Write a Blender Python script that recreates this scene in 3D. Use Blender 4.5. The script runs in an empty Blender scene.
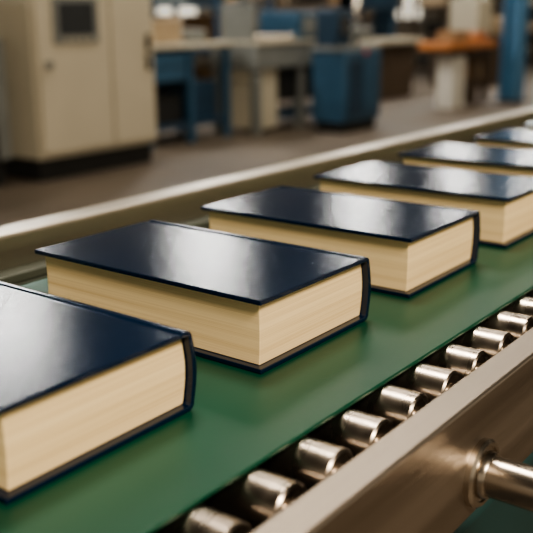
import bpy, bmesh, math, random
from mathutils import Vector, Matrix
random.seed(7)
Z0 = 0.9          # belt height above the factory floor
TOP = []          # top level objects (lifted by Z0 at the end)

# ---------------------------------------------------------------- materials
def nt(name):
    m = bpy.data.materials.new(name); m.use_nodes = True
    n = m.node_tree.nodes; l = m.node_tree.links
    return m, n, l, n['Principled BSDF']

def mat(name, col, rough=0.5, metal=0.0, var=0.12, nscale=6.0, bump=0.0, bscale=200.0, stretch=(1,1,1), spec=0.5, emit=None, rvar=0.0, bdist=.001):
    m, n, l, b = nt(name)
    tc = n.new('ShaderNodeTexCoord'); mp = n.new('ShaderNodeMapping')
    mp.inputs['Scale'].default_value = stretch
    l.new(tc.outputs['Object'], mp.inputs['Vector'])
    no = n.new('ShaderNodeTexNoise'); no.inputs['Scale'].default_value = nscale; no.inputs['Detail'].default_value = 5
    l.new(mp.outputs[0], no.inputs['Vector'])
    cr = n.new('ShaderNodeValToRGB')
    cr.color_ramp.elements[0].position = 0.3; cr.color_ramp.elements[1].position = 0.7
    cr.color_ramp.elements[0].color = [c*(1-var) for c in col]+[1]
    cr.color_ramp.elements[1].color = [min(1, c*(1+var)) for c in col]+[1]
    l.new(no.outputs['Fac'], cr.inputs['Fac']); l.new(cr.outputs['Color'], b.inputs['Base Color'])
    b.inputs['Roughness'].default_value = rough; b.inputs['Metallic'].default_value = metal
    b.inputs['Specular IOR Level'].default_value = spec
    if rvar:
        mr = n.new('ShaderNodeMapRange'); mr.inputs['To Min'].default_value = rough-rvar; mr.inputs['To Max'].default_value = rough+rvar
        mr.inputs['From Min'].default_value = 0.3; mr.inputs['From Max'].default_value = 0.7
        l.new(no.outputs['Fac'], mr.inputs['Value']); l.new(mr.outputs[0], b.inputs['Roughness'])
    if bump:
        n2 = n.new('ShaderNodeTexNoise'); n2.inputs['Scale'].default_value = bscale; n2.inputs['Detail'].default_value = 4
        l.new(mp.outputs[0], n2.inputs['Vector'])
        bp = n.new('ShaderNodeBump'); bp.inputs['Strength'].default_value = bump; bp.inputs['Distance'].default_value = bdist
        l.new(n2.outputs['Fac'], bp.inputs['Height']); l.new(bp.outputs[0], b.inputs['Normal'])
    if emit:
        b.inputs['Emission Color'].default_value = (*emit[0], 1); b.inputs['Emission Strength'].default_value = emit[1]
    return m

def paper_mat():
    m, n, l, b = nt('page_edges')
    tc = n.new('ShaderNodeTexCoord'); mp = n.new('ShaderNodeMapping'); mp.inputs['Scale'].default_value = (3, 3, 1300)
    l.new(tc.outputs['Object'], mp.inputs['Vector'])
    no = n.new('ShaderNodeTexNoise'); no.inputs['Scale'].default_value = 1.0; no.inputs['Detail'].default_value = 4; no.inputs['Roughness'].default_value = .65
    l.new(mp.outputs[0], no.inputs['Vector'])
    mp2 = n.new('ShaderNodeMapping'); mp2.inputs['Scale'].default_value = (2, 2, 110)
    l.new(tc.outputs['Object'], mp2.inputs['Vector'])
    no2 = n.new('ShaderNodeTexNoise'); no2.inputs['Scale'].default_value = 1.0; no2.inputs['Detail'].default_value = 3
    l.new(mp2.outputs[0], no2.inputs['Vector'])
    mx = n.new('ShaderNodeMath'); mx.operation = 'ADD'
    l.new(no.outputs['Fac'], mx.inputs[0]); l.new(no2.outputs['Fac'], mx.inputs[1])
    mh = n.new('ShaderNodeMath'); mh.operation = 'MULTIPLY'; mh.inputs[1].default_value = 0.5
    l.new(mx.outputs[0], mh.inputs[0])
    cr = n.new('ShaderNodeValToRGB')
    cr.color_ramp.elements[0].position = 0.33; cr.color_ramp.elements[0].color = (.68, .49, .25, 1)
    cr.color_ramp.elements[1].position = 0.57; cr.color_ramp.elements[1].color = (.93, .74, .44, 1)
    l.new(mh.outputs[0], cr.inputs['Fac']); l.new(cr.outputs['Color'], b.inputs['Base Color'])
    b.inputs['Roughness'].default_value = .8; b.inputs['Specular IOR Level'].default_value = .2
    bp = n.new('ShaderNodeBump'); bp.inputs['Strength'].default_value = .3; bp.inputs['Distance'].default_value = .0004
    l.new(no.outputs['Fac'], bp.inputs['Height']); l.new(bp.outputs[0], b.inputs['Normal'])
    return m

M = {}
M['cover'] = mat('navy_leatherette', (.002, .011, .032), .155, var=.08, nscale=15, bump=.9, bscale=800, spec=.42, bdist=.0001)
M['paper'] = paper_mat()
M['belt'] = mat('green_belt_pvc', (.003, .054, .031), .38, var=.15, nscale=8, bump=.5, bscale=900, stretch=(1, .35, 1), spec=.33, rvar=.05, bdist=.00015)
M['steel'] = mat('brushed_steel', (.38, .33, .28), .38, 1, var=.22, nscale=30, bump=.6, bscale=300, stretch=(1, .02, 1), rvar=.08, bdist=.0004)
M['guide'] = mat('brushed_steel_guide', (.60, .55, .47), .36, 1, var=.15, nscale=20, bump=.3, bscale=200, stretch=(1, .03, 1), rvar=.06, bdist=.0003)
M['chrome'] = mat('roller_steel', (.48, .42, .36), .28, 1, var=.12, nscale=60, bump=.4, bscale=500, stretch=(1, .2, .2), rvar=.05, bdist=.00015)
M['shaft'] = mat('shaft_steel', (.46, .41, .35), .26, 1, var=.05)
M['dark'] = mat('dark_machine_paint', (.015, .016, .016), .6)
M['teal'] = mat('teal_motor_paint', (.01, .04, .04), .45)
M['olive'] = mat('olive_deck_paint', (.05, .058, .045), .5, var=.2)
M['beige'] = mat('beige_enamel', (.50, .46, .36), .5, var=.05, nscale=2)
M['beige2'] = mat('beige_enamel_door', (.56, .51, .40), .45, var=.05, nscale=2)
M['grey'] = mat('grey_enamel', (.20, .21, .20), .5, var=.1)
M['white'] = mat('white_enamel', (.62, .60, .54), .5, var=.05)
M['blue'] = mat('blue_machine_paint', (.03, .09, .16), .45, var=.2, nscale=3)
M['dblue'] = mat('dark_blue_paint', (.015, .045, .085), .5, var=.2, nscale=3)
M['pblue'] = mat('pillar_blue_paint', (.08, .22, .38), .5, var=.1, nscale=3)
M['orange'] = mat('orange_wood', (.55, .22, .07), .5, var=.2, nscale=4, stretch=(1, .2, 1))
M['cardboard'] = mat('cardboard', (.30, .19, .10), .8, var=.15)
M['brown'] = mat('brown_rack_paint', (.08, .055, .035), .6)
M['tan'] = mat('tan_goods', (.38, .29, .19), .7)
M['screen'] = mat('screen_glass', (.02, .025, .03), .15)
M['floor'] = mat('concrete_floor', (.125, .10, .075), .55, var=.2, nscale=1.2, bump=.1, bscale=40, rvar=.08)
M['wall'] = mat('factory_wall_paint', (.17, .145, .11), .8, var=.15, nscale=.6)
M['ceil'] = mat('dark_ceiling_paint', (.03, .028, .025), .9)
M['lamp'] = mat('lamp_diffuser', (.8, .8, .8), .4, emit=((1.0, .98, .94), 75.0))
M['lowglass'] = mat('frosted_window', (.8, .8, .75), .4, emit=((1.0, .90, .72), .9))
M['red'] = mat('red_plastic', (.5, .03, .02), .4)
M['rubber'] = mat('black_rubber', (.01, .01, .01), .7)

# ---------------------------------------------------------------- mesh builder
class MB:
    def __init__(s, name):
        s.name = name; s.bm = bmesh.new(); s.mats = []
    def mi(s, m):
        if m not in s.mats: s.mats.append(m)
        return s.mats.index(m)
    def box(s, x0, x1, y0, y1, z0, z1, m, bev=0.0, seg=2):
        r = bmesh.ops.create_cube(s.bm, size=1)
        for v in r['verts']:
            v.co = Vector(((x0+x1)/2+v.co.x*(x1-x0), (y0+y1)/2+v.co.y*(y1-y0), (z0+z1)/2+v.co.z*(z1-z0)))
        i = s.mi(m); fs = set(f for v in r['verts'] for f in v.link_faces)
        for f in fs: f.material_index = i
        if bev:
            es = list(set(e for v in r['verts'] for e in v.link_edges))
            rr = bmesh.ops.bevel(s.bm, geom=es, offset=bev, segments=seg, affect='EDGES', profile=.5)
            for f in rr['faces']: f.material_index = i; f.smooth = True
    def lathe(s, base, axis, prof, m, n=40):
        i = s.mi(m); ax = Vector(axis).normalized(); base = Vector(base)
        a = ax.orthogonal().normalized(); b = ax.cross(a)
        rings = []
        for t, r in prof:
            rings.append([s.bm.verts.new(base+ax*t+(a*math.cos(2*math.pi*k/n)+b*math.sin(2*math.pi*k/n))*max(r, 1e-5)) for k in range(n)])
        for q in range(len(rings)-1):
            sm = abs(prof[q+1][0]-prof[q][0]) > 1e-6
            for k in range(n):
                f = s.bm.faces.new((rings[q][k], rings[q][(k+1) % n], rings[q+1][(k+1) % n], rings[q+1][k]))
                f.material_index = i; f.smooth = sm
        for rg, fl in ((rings[0], True), (rings[-1], False)):
            f = s.bm.faces.new(rg[::-1] if fl else rg); f.material_index = i
    def cyl(s, base, axis, L, r, m, n=24, ch=0.0):
        if ch: s.lathe(base, axis, [(0, r-ch), (ch, r), (L-ch, r), (L, r-ch)], m, n)
        else: s.lathe(base, axis, [(0, r), (L, r)], m, n)
    def extrude(s, poly, x0, x1, m, smooth=False):
        i = s.mi(m)
        a = [s.bm.verts.new((x0, y, z)) for y, z in poly]; b = [s.bm.verts.new((x1, y, z)) for y, z in poly]
        n = len(poly); fs = []
        for k in range(n):
            f = s.bm.faces.new((a[k], a[(k+1) % n], b[(k+1) % n], b[k])); f.smooth = smooth; fs.append(f)
        fs.append(s.bm.faces.new(a[::-1])); fs.append(s.bm.faces.new(b))
        for f in fs: f.material_index = i
    def done(s, parent=None, bevel=0.0, loc=(0, 0, 0), sharp=None):
        bmesh.ops.recalc_face_normals(s.bm, faces=s.bm.faces)
        if sharp:
            for e in s.bm.edges:
                if len(e.link_faces) == 2 and e.calc_face_angle(0) > sharp: e.smooth = False
        me = bpy.data.meshes.new(s.name); s.bm.to_mesh(me); s.bm.free()
        for m in s.mats: me.materials.append(M[m])
        o = bpy.data.objects.new(s.name, me); bpy.context.scene.collection.objects.link(o)
        o.location = loc
        if bevel:
            md = o.modifiers.new('bevel', 'BEVEL'); md.width = bevel; md.segments = 2; md.limit_method = 'ANGLE'; md.angle_limit = math.radians(40)
        if parent: o.parent = parent
        else: TOP.append(o)
        return o

# ---------------------------------------------------------------- books
def book(y0, L, D, T, x1=0.0, rot=0.0):
    s = MB('hardcover_book'); t = .0036; R = .006; bul = .0030
    outer = [(0, 0), (D-R, 0)]
    for k in range(1, 7):
        a = math.pi/2*k/6; outer.append((D-R+R*math.sin(a)*.9, R-R*math.cos(a)))
    for k in range(1, 10):
        u = k/10; outer.append((D-R*.1+bul*math.sin(math.pi*u), R+(T-2*R)*u))
    for k in range(0, 7):
        a = math.pi/2*k/6; outer.append((D-R+R*math.cos(a)*.9, T-R+R*math.sin(a)))
    outer += [(D-.009, T), (D-.0108, T-.0009), (D-.0130, T-.0010), (D-.015, T), (0, T)]
    Ri = R-t
    inner = [(0, t), (D-R, t)]
    for k in range(1, 5):
        a = math.pi/2*k/4; inner.append((D-R+Ri*math.sin(a)*.9, R-Ri*math.cos(a)))
    for k in range(1, 10):
        u = k/10; inner.append((D-R*.1-t+bul*math.sin(math.pi*u), R+(T-2*R)*u))
    for k in range(0, 5):
        a = math.pi/2*k/4; inner.append((D-R+Ri*math.cos(a)*.9, T-R+Ri*math.sin(a)))
    inner += [(0, T-t)]
    s.extrude(outer+inner[::-1], -L, 0, 'cover')
    pg = []
    e = .0001; g = .0058
    pg.append((g, t+e)); pg.append((D-R, t+e))
    for k in range(0, 11):
        u = k/10; pg.append((D-.0052+bul*math.sin(math.pi*u), t+e+.0015+(T-2*t-2*e-.003)*u))
    pg.append((D-R, T-t-e)); pg.append((g, T-t-e))
    for k in range(1, 8):
        u = k/8; pg.append((g+.0010*math.sin(math.pi*u), T-t-e-(T-2*t-2*e)*u))
    s.extrude(pg, -L+g, -g, 'paper')
    o = s.done(bevel=.0006)
    o.location = (x1, y0, 0); o.rotation_euler[2] = rot
    return o
S = .21565; T = .0542
for n in range(0, 12):
    D = .1468; L = .24; dx = 0
    if n == 3: L = .242
    if n == 4: L = .250
    if n == 5: L = .252
    book((n-2)*S, L, D, T, dx, math.radians((0, 0, 0, .4, 0, .3, -.3, .2, 0, .3, 0, 0)[n]))

# ---------------------------------------------------------------- conveyor
Y0, Y1 = -1.3, 5.2
conv = bpy.data.objects.new('belt_conveyor', None); bpy.context.scene.collection.objects.link(conv); TOP.append(conv)
s = MB('belt'); s.box(-.315, .075, Y0, Y1, -.0035, -.0002, 'belt', .001); s.box(-.315, .075, Y0, Y1, -.11, -.1065, 'belt', .001)
for yy in (Y0, Y1):
    s.lathe((-.315, yy, -.055), (1, 0, 0), [(0, .0548), (.39, .0548)], 'belt', 48)
s.done(conv)
s = MB('rollers'); r = .0170; y = -.155-.0495*22
while y < Y1-.08:
    s.lathe((-.335, y, -.004-r), (1, 0, 0), [(0, .0045), (.006, .0045), (.006, r-.002), (.008, r), (.335+.101, r), (.335+.1025, r-.0012), (.335+.1025, r-.0035), (.335+.1010, r-.0045), (.335+.1010, .0075), (.335+.1045, .0070), (.335+.1045, .0050), (.335+.121, .0050)], 'chrome', 48)
    y += .0495
s.done(conv, sharp=math.radians(30))
s = MB('near_side_rail')
s.box(.120, .144, Y0, Y1, -.080, .005, 'steel', .0024, 3)
s.box(.108, .120, Y0, Y1, -.080, -.044, 'dark')
s.done(conv)
s = MB('far_guide_rail')
s.box(-.428, -.390, Y0, Y1, -.02, .030, 'guide', .004, 3)
s.box(-.428, -.400, Y0, Y1, -.12, -.02, 'dark', .002)
s.done(conv)
s = MB('deck_plate')
s.box(-.392, -.336, Y0, Y1, -.012, -.006, 'olive', .001)
s.box(-.352, -.338, Y0, Y1, -.006, .004, 'olive', .002)
s.box(-.40, .12, Y0, Y1, -.062, -.056, 'dark')
s.done(conv)
s = MB('drive_shaft')
fx, fy, fz = .144, .0484, -.0502
s.lathe((fx-.001, fy, fz), (1, 0, 0), [(0, .0235), (.005, .0235), (.007, .0215), (.007, .0190), (.0055, .0185), (.0055, .0162), (.010, .0160), (.0115, .0150), (.0115, .0140), (.15, .0140), (.152, .0125)], 'shaft', 64)
s.lathe((fx+.14, fy, fz), (1, 0, 0), [(0, .020), (.002, .022), (.038, .022), (.040, .020)], 'dark', 48)
s.done(conv, sharp=math.radians(35))
s = MB('gear_motor')
s.box(-.02, .115, .08, .30, -.30, -.12, 'teal', .012, 3)
s.lathe((.045, .30, -.21), (0, 1, 0), [(0, .07), (.01, .075)]+[(.02+.012*k+(.006 if j else 0), .075 if (j == 0) else .066) for k in range(16) for j in (0, 1)]+[(.225, .07), (.24, .05)], 'teal', 40)
s.box(.02, .10, .40, .48, -.14, -.118, 'dark', .005)
s.done(conv)
s = MB('side_skirt')
s.box(.098, .110, Y0+.1, .04, -.30, -.085, 'dark', .002); s.box(.098, .110, .34, Y1-.1, -.20, -.085, 'dark', .002)
s.done(conv)
s = MB('frame_stand')
for yy in (-.9, .5, 1.9, 3.3, 4.7):
    for xx in (-.415, .105):
        s.box(xx-.02, xx+.02, yy-.02, yy+.02, -.87, -.08, 'dblue', .003)
        s.box(xx-.045, xx+.045, yy-.045, yy+.045, -.90, -.87, 'rubber', .004)
    s.box(-.415, .105, yy-.015, yy+.015, -.60, -.56, 'dblue', .003)
    s.box(-.415, .105, yy-.015, yy+.015, -.16, -.115, 'dblue', .003)
for xx in (-.415, .105):
    s.box(xx-.014, xx+.014, -.9, 4.7, -.60, -.565, 'dblue', .003)
s.done(conv)

# ---------------------------------------------------------------- background machines
s = MB('control_cabinet')
s.box(-5.3, -4.72, 3.57, 4.76, -.74, 1.0, 'beige', .01)
s.box(-5.27, -4.76, 3.60, 4.73, -.90, -.74, 'dark', .005)
s.box(-4.72, -4.69, 3.60, 4.27, -.70, .97, 'beige2', .008)
s.box(-4.72, -4.69, 4.29, 4.73, -.70, .97, 'beige2', .008)
s.box(-4.695, -4.675, 3.74, 4.16, .06, .38, 'grey', .006)
s.box(-4.680, -4.670, 3.79, 4.11, .12, .34, 'screen', .003)
for k in range(4): s.box(-4.678, -4.668, 3.84+.07*k, 3.87+.07*k, .075, .10, 'beige')
for yy, zz in ((4.66, .05), (4.66, -.1)):
    s.box(-4.69, -4.66, yy-.015, yy+.015, zz-.06, zz+.06, 'dark', .004)
s.lathe((-4.69, 3.68, -.08), (1, 0, 0), [(0, .03), (.02, .03), (.02, .02), (.04, .02)], 'grey', 20)
s.done()
s = MB('pump_unit')
s.box(-5.3, -4.85, 2.2, 3.44, -.72, .10, 'grey', .01)
s.box(-5.25, -4.9, 2.25, 3.40, -.90, -.72, 'dark')
s.box(-5.2, -4.9, 2.7, 3.38, .10, .55, 'white', .03)
s.cyl((-4.86, 3.3, -.72), (0, 0, 1), .7, .03, 'dark')
s.done()
s = MB('workbench')
s.box(-5.9, -5.2, 5.15, 6.35, -.04, .0, 'beige', .006)
for yy in (5.20, 5.76, 6.28):
    for xx in (-5.85, -5.25): s.box(xx-.03, xx+.03, yy-.03, yy+.03, -.90, -.04, 'blue', .004)
s.box(-5.85, -5.24, 5.23, 5.72, -.34, -.06, 'dblue', .006)
s.box(-5.25, -5.225, 5.25, 5.70, -.32, -.21, 'blue', .004); s.box(-5.25, -5.225, 5.25, 5.70, -.19, -.08, 'blue', .004)
s.box(-5.85, -5.24, 5.2, 6.3, -.75, -.71, 'dblue', .004)
s.box(-5.8, -5.3, 5.35, 5.7, -.71, -.45, 'dark', .01); s.box(-5.8, -5.3, 5.82, 6.2, -.71, -.35, 'dblue', .01)
s.box(-5.8, -5.4, 5.35, 5.85, .0, .22, 'tan', .02); s.box(-5.75, -5.45, 5.95, 6.25, .0, .12, 'grey', .02)
s.done()
s = MB('folding_machine')
s.box(-5.6, -5.0, 6.45, 7.95, -.26, -.02, 'grey', .01)
s.box(-5.6, -4.98, 6.45, 7.95, -.03, .0, 'beige', .006)
for yy in (6.51, 7.25, 7.88):
    for xx in (-5.55, -5.06): s.box(xx-.04, xx+.04, yy-.04, yy+.04, -.90, -.13, 'grey', .004)
s.box(-5.5, -5.05, 6.52, 6.85, -.85, -.20, 'beige', .01)
s.box(-5.5, -5.06, 6.95, 7.75, -.60, -.2, 'dark', .01)
s.box(-5.5, -5.06, 6.92, 7.84, -.78, -.72, 'dblue', .01)
for k in range(5): s.cyl((-5.5, 6.6+k*.13, .03), (1, 0, 0), .45, .025, 'shaft')
s.box(-5.55, -5.05, 7.2, 7.7, .0, .28, 'blue', .02); s.box(-5.05, -5.03, 7.27, 7.63, .05, .22, 'grey', .01)
s.box(-5.5, -5.1, 6.52, 6.58, .0, .35, 'grey', .01)
s.done()
s = MB('binding_machine')
s.box(-4.78, -4.38, 7.05, 7.75, -.80, -.10, 'blue', .02)
s.box(-4.74, -4.42, 7.09, 7.71, -.90, -.80, 'dark')
s.box(-4.39, -4.365, 7.11, 7.38, -.72, -.2, 'dblue', .008); s.box(-4.39, -4.365, 7.42, 7.70, -.72, -.2, 'blue', .008)
s.box(-4.78, -4.40, 7.03, 7.77, -.10, -.06, 'grey', .008)
s.box(-4.75, -4.5, 7.08, 7.35, -.06, .30, 'dblue', .02); s.box(-4.50, -4.48, 7.12, 7.31, .05, .22, 'screen', .004)
s.cyl((-4.6, 7.6, -.06), (0, 0, 1), .5, .03, 'shaft'); s.box(-4.73, -4.47, 7.45, 7.72, .0, .12, 'grey', .02)
s.cyl((-4.37, 7.4, -.12), (1, 0, 0), .03, .02, 'red')
s.done()
s = MB('sorting_table')
s.box(-4.95, -4.5, 9.6, 10.94, -.18, -.09, 'orange', .008)
s.box(-4.90, -4.55, 9.65, 10.90, -.26, -.18, 'brown', .006)
s.box(-4.78, -4.55, 9.80, 10.15, -.90, -.26, 'white', .01)
for yy in (10.5, 10.84):
    for xx in (-4.85, -4.6): s.box(xx-.04, xx+.04, yy-.04, yy+.04, -.90, -.26, 'brown')
s.box(-4.85, -4.6, 10.2, 10.84, -.62, -.57, 'brown')
s.box(-4.82, -4.62, 10.2, 10.42, -.57, -.33, 'cardboard', .01); s.box(-4.82, -4.62, 10.55, 10.78, -.57, -.38, 'tan', .01)
s.box(-4.85, -4.6, 9.9, 10.3, -.09, .04, 'cardboard', .01); s.box(-4.85, -4.6, 10.5, 10.85, -.09, .02, 'orange', .01)
s.done()
s = MB('steel_pillar')
s.box(-4.50, -4.46, 11.08, 11.35, -.9, 4.2, 'pblue'); s.box(-4.29, -4.25, 11.08, 11.35, -.9, 4.2, 'pblue'); s.box(-4.46, -4.29, 11.19, 11.23, -.9, 4.2, 'pblue')
s.box(-4.56, -4.19, 11.02, 11.41, -.9, -.87, 'dark')
s.done()

def rack(x, y0, y1, h, cols):
    s = MB('storage_rack')
    n = max(1, round((y1-y0)/1.2)); dy = (y1-y0)/n
    for k in range(n+1):
        for xx in (x, x-.7): s.box(xx-.03, xx+.03, y0+dy*k-.03, y0+dy*k+.03, -.9, h, cols[0])
    z = -.75
    while z < h-.1:
        s.box(x-.72, x+.02, y0, y1, z, z+.05, cols[0])
        for k in range(n):
            yy = y0+dy*k+.06
            while yy < y0+dy*(k+1)-.35:
                w = random.uniform(.2, .45); hh = random.uniform(.15, .42)
                if random.random() < .8: s.box(x-.65, x-.02-random.random()*.1, yy, yy+w-.03, z+.05, z+.05+hh, random.choice(cols[1:]), .01)
                yy += w
        z += .55
    return s.done()
rack(-7.2, 6.2, 9.6, 1.3, ['dblue', 'cardboard', 'dark', 'tan', 'grey'])
rack(-7.6, 10.4, 14.0, 1.5, ['brown', 'cardboard', 'dark', 'tan', 'brown'])
rack(-7.2, 15.0, 19.8, 1.5, ['brown', 'cardboard', 'dark', 'tan', 'beige'])
s = MB('paper_cutter')
s.box(-6.6, -5.9, 10.2, 11.3, -.9, -.15, 'brown', .02); s.box(-6.6, -5.8, 10.1, 11.4, -.15, -.08, 'beige', .01)
s.box(-6.5, -6.2, 10.2, 10.35, -.08, .5, 'dblue', .01); s.box(-6.5, -6.2, 11.15, 11.3, -.08, .5, 'dblue', .01); s.box(-6.5, -6.15, 10.2, 11.3, .3, .55, 'dblue', .01)
s.done()
s = MB('stacking_machine')
s.box(-6.6, -5.8, 13.2, 14.6, -.9, -.1, 'brown', .02); s.box(-6.4, -5.9, 13.4, 14.0, -.1, .5, 'beige', .03); s.box(-6.6, -5.8, 14.1, 14.6, -.1, .2, 'tan', .03)
s.done()

# ---------------------------------------------------------------- building shell
s = MB('floor'); s.box(-10, 8, -8, 30, -1.0, -.9, 'floor'); s.done()
s = MB('wall_back'); s.box(-10.2, -10, -8, 30, -.9, 4.2, 'wall'); s.done()
s = MB('wall_far'); s.box(-10.2, 8, 30, 30.2, -.9, 4.2, 'wall'); s.done()
s = MB('ceiling'); s.box(-10.2, 8, -8, 30.2, 4.2, 4.4, 'ceil'); s.done()
k = 0
for y0, y1 in ((8.0, 9.4), (9.8, 11.2), (17.5, 19.2)):
    k += 1
    s = MB('window_%d' % k)
    s.box(-10.0, -9.96, y0, y1, .15, 1.3, 'lowglass')
    for a, b, c, d in ((y0-.06, y1+.06, .09, .15), (y0-.06, y1+.06, 1.3, 1.36), (y0-.06, y0, .15, 1.3), (y1, y1+.06, .15, 1.3)):
        s.box(-10.0, -9.92, a, b, c, d, 'grey')
    s.done()
# hanging strip lamps over the machine aisle
for y in (1.0, 4.4, 7.4, 10.9, 14.2, 17.5):
    s = MB('hanging_strip_lamp')
    s.box(-6.70, -6.30, y-.50, y+.50, 2.62, 2.70, 'white', .01)
    s.box(-6.64, -6.36, y-.45, y+.45, 2.57, 2.62, 'lamp')
    for yy in (y-.4, y+.4): s.cyl((-6.5, yy, 2.70), (0, 0, 1), 1.5, .01, 'dark', 8)
    s.done()

# ---------------------------------------------------------------- light
w = bpy.data.worlds.new('factory_ambient'); bpy.context.scene.world = w; w.use_nodes = True
bg = w.node_tree.nodes['Background']; bg.inputs[0].default_value = (1.0, .86, .66, 1); bg.inputs[1].default_value = .48
def area(name, loc, target, size, sy, power, col):
    l = bpy.data.lights.new(name, 'AREA'); l.shape = 'RECTANGLE'; l.size = size; l.size_y = sy; l.energy = power; l.color = col
    o = bpy.data.objects.new(name, l); bpy.context.scene.collection.objects.link(o); o.location = loc
    o.rotation_euler = (Vector(target)-Vector(loc)).to_track_quat('-Z', 'Y').to_euler(); TOP.append(o)
area('added_area_light', (-1.2, 1.2, 3.6), (-.1, .3, 0), 1.2, .6, 130, (1, .89, .74))  # added overhead area light, gives the conveyor its ambient level
area('added_area_light', (2.4, -1.2, 2.6), (0, .3, 0), 1.4, .8, 200, (1, .85, .66))  # added key light from the camera side, brightens the page faces
area('added_area_light', (-3.5, 6.0, 4.0), (-4.8, 6.5, -.9), 3.0, 2.0, 170, (1, .90, .75))  # added ambient light above the nearer machines, no fixture behind it
area('added_area_light', (-4.0, 12.0, 4.0), (-5.5, 12.0, -.9), 3.0, 3.0, 220, (1, .88, .72))  # same kind of added light, for the machines farther down
bpy.context.scene.view_settings.look = 'AgX - Medium High Contrast'

# ---------------------------------------------------------------- camera
F, yaw, pit, roll = 890.03, .65047, .2752, -.00773
cp = Vector((.3548, -.45893, .24271))
f = Vector((-math.sin(yaw)*math.cos(pit), math.cos(yaw)*math.cos(pit), -math.sin(pit)))
r = Vector((math.cos(yaw), math.sin(yaw), 0)); u = r.cross(f)
r2 = r*math.cos(roll)+u*math.sin(roll); u2 = -r*math.sin(roll)+u*math.cos(roll)
cam = bpy.data.cameras.new('camera'); co = bpy.data.objects.new('camera', cam); bpy.context.scene.collection.objects.link(co)
Rm = Matrix((r2, u2, -f)).transposed().to_4x4()
co.matrix_world = Matrix.Translation(cp) @ Rm
cam.sensor_width = 36; cam.lens = F/533*36
cam.dof.use_dof = True; cam.dof.focus_distance = .66; cam.dof.aperture_fstop = 6.2
cam.clip_start = .01
bpy.context.scene.camera = co; TOP.append(co)
for o in TOP: o.location.z += Z0
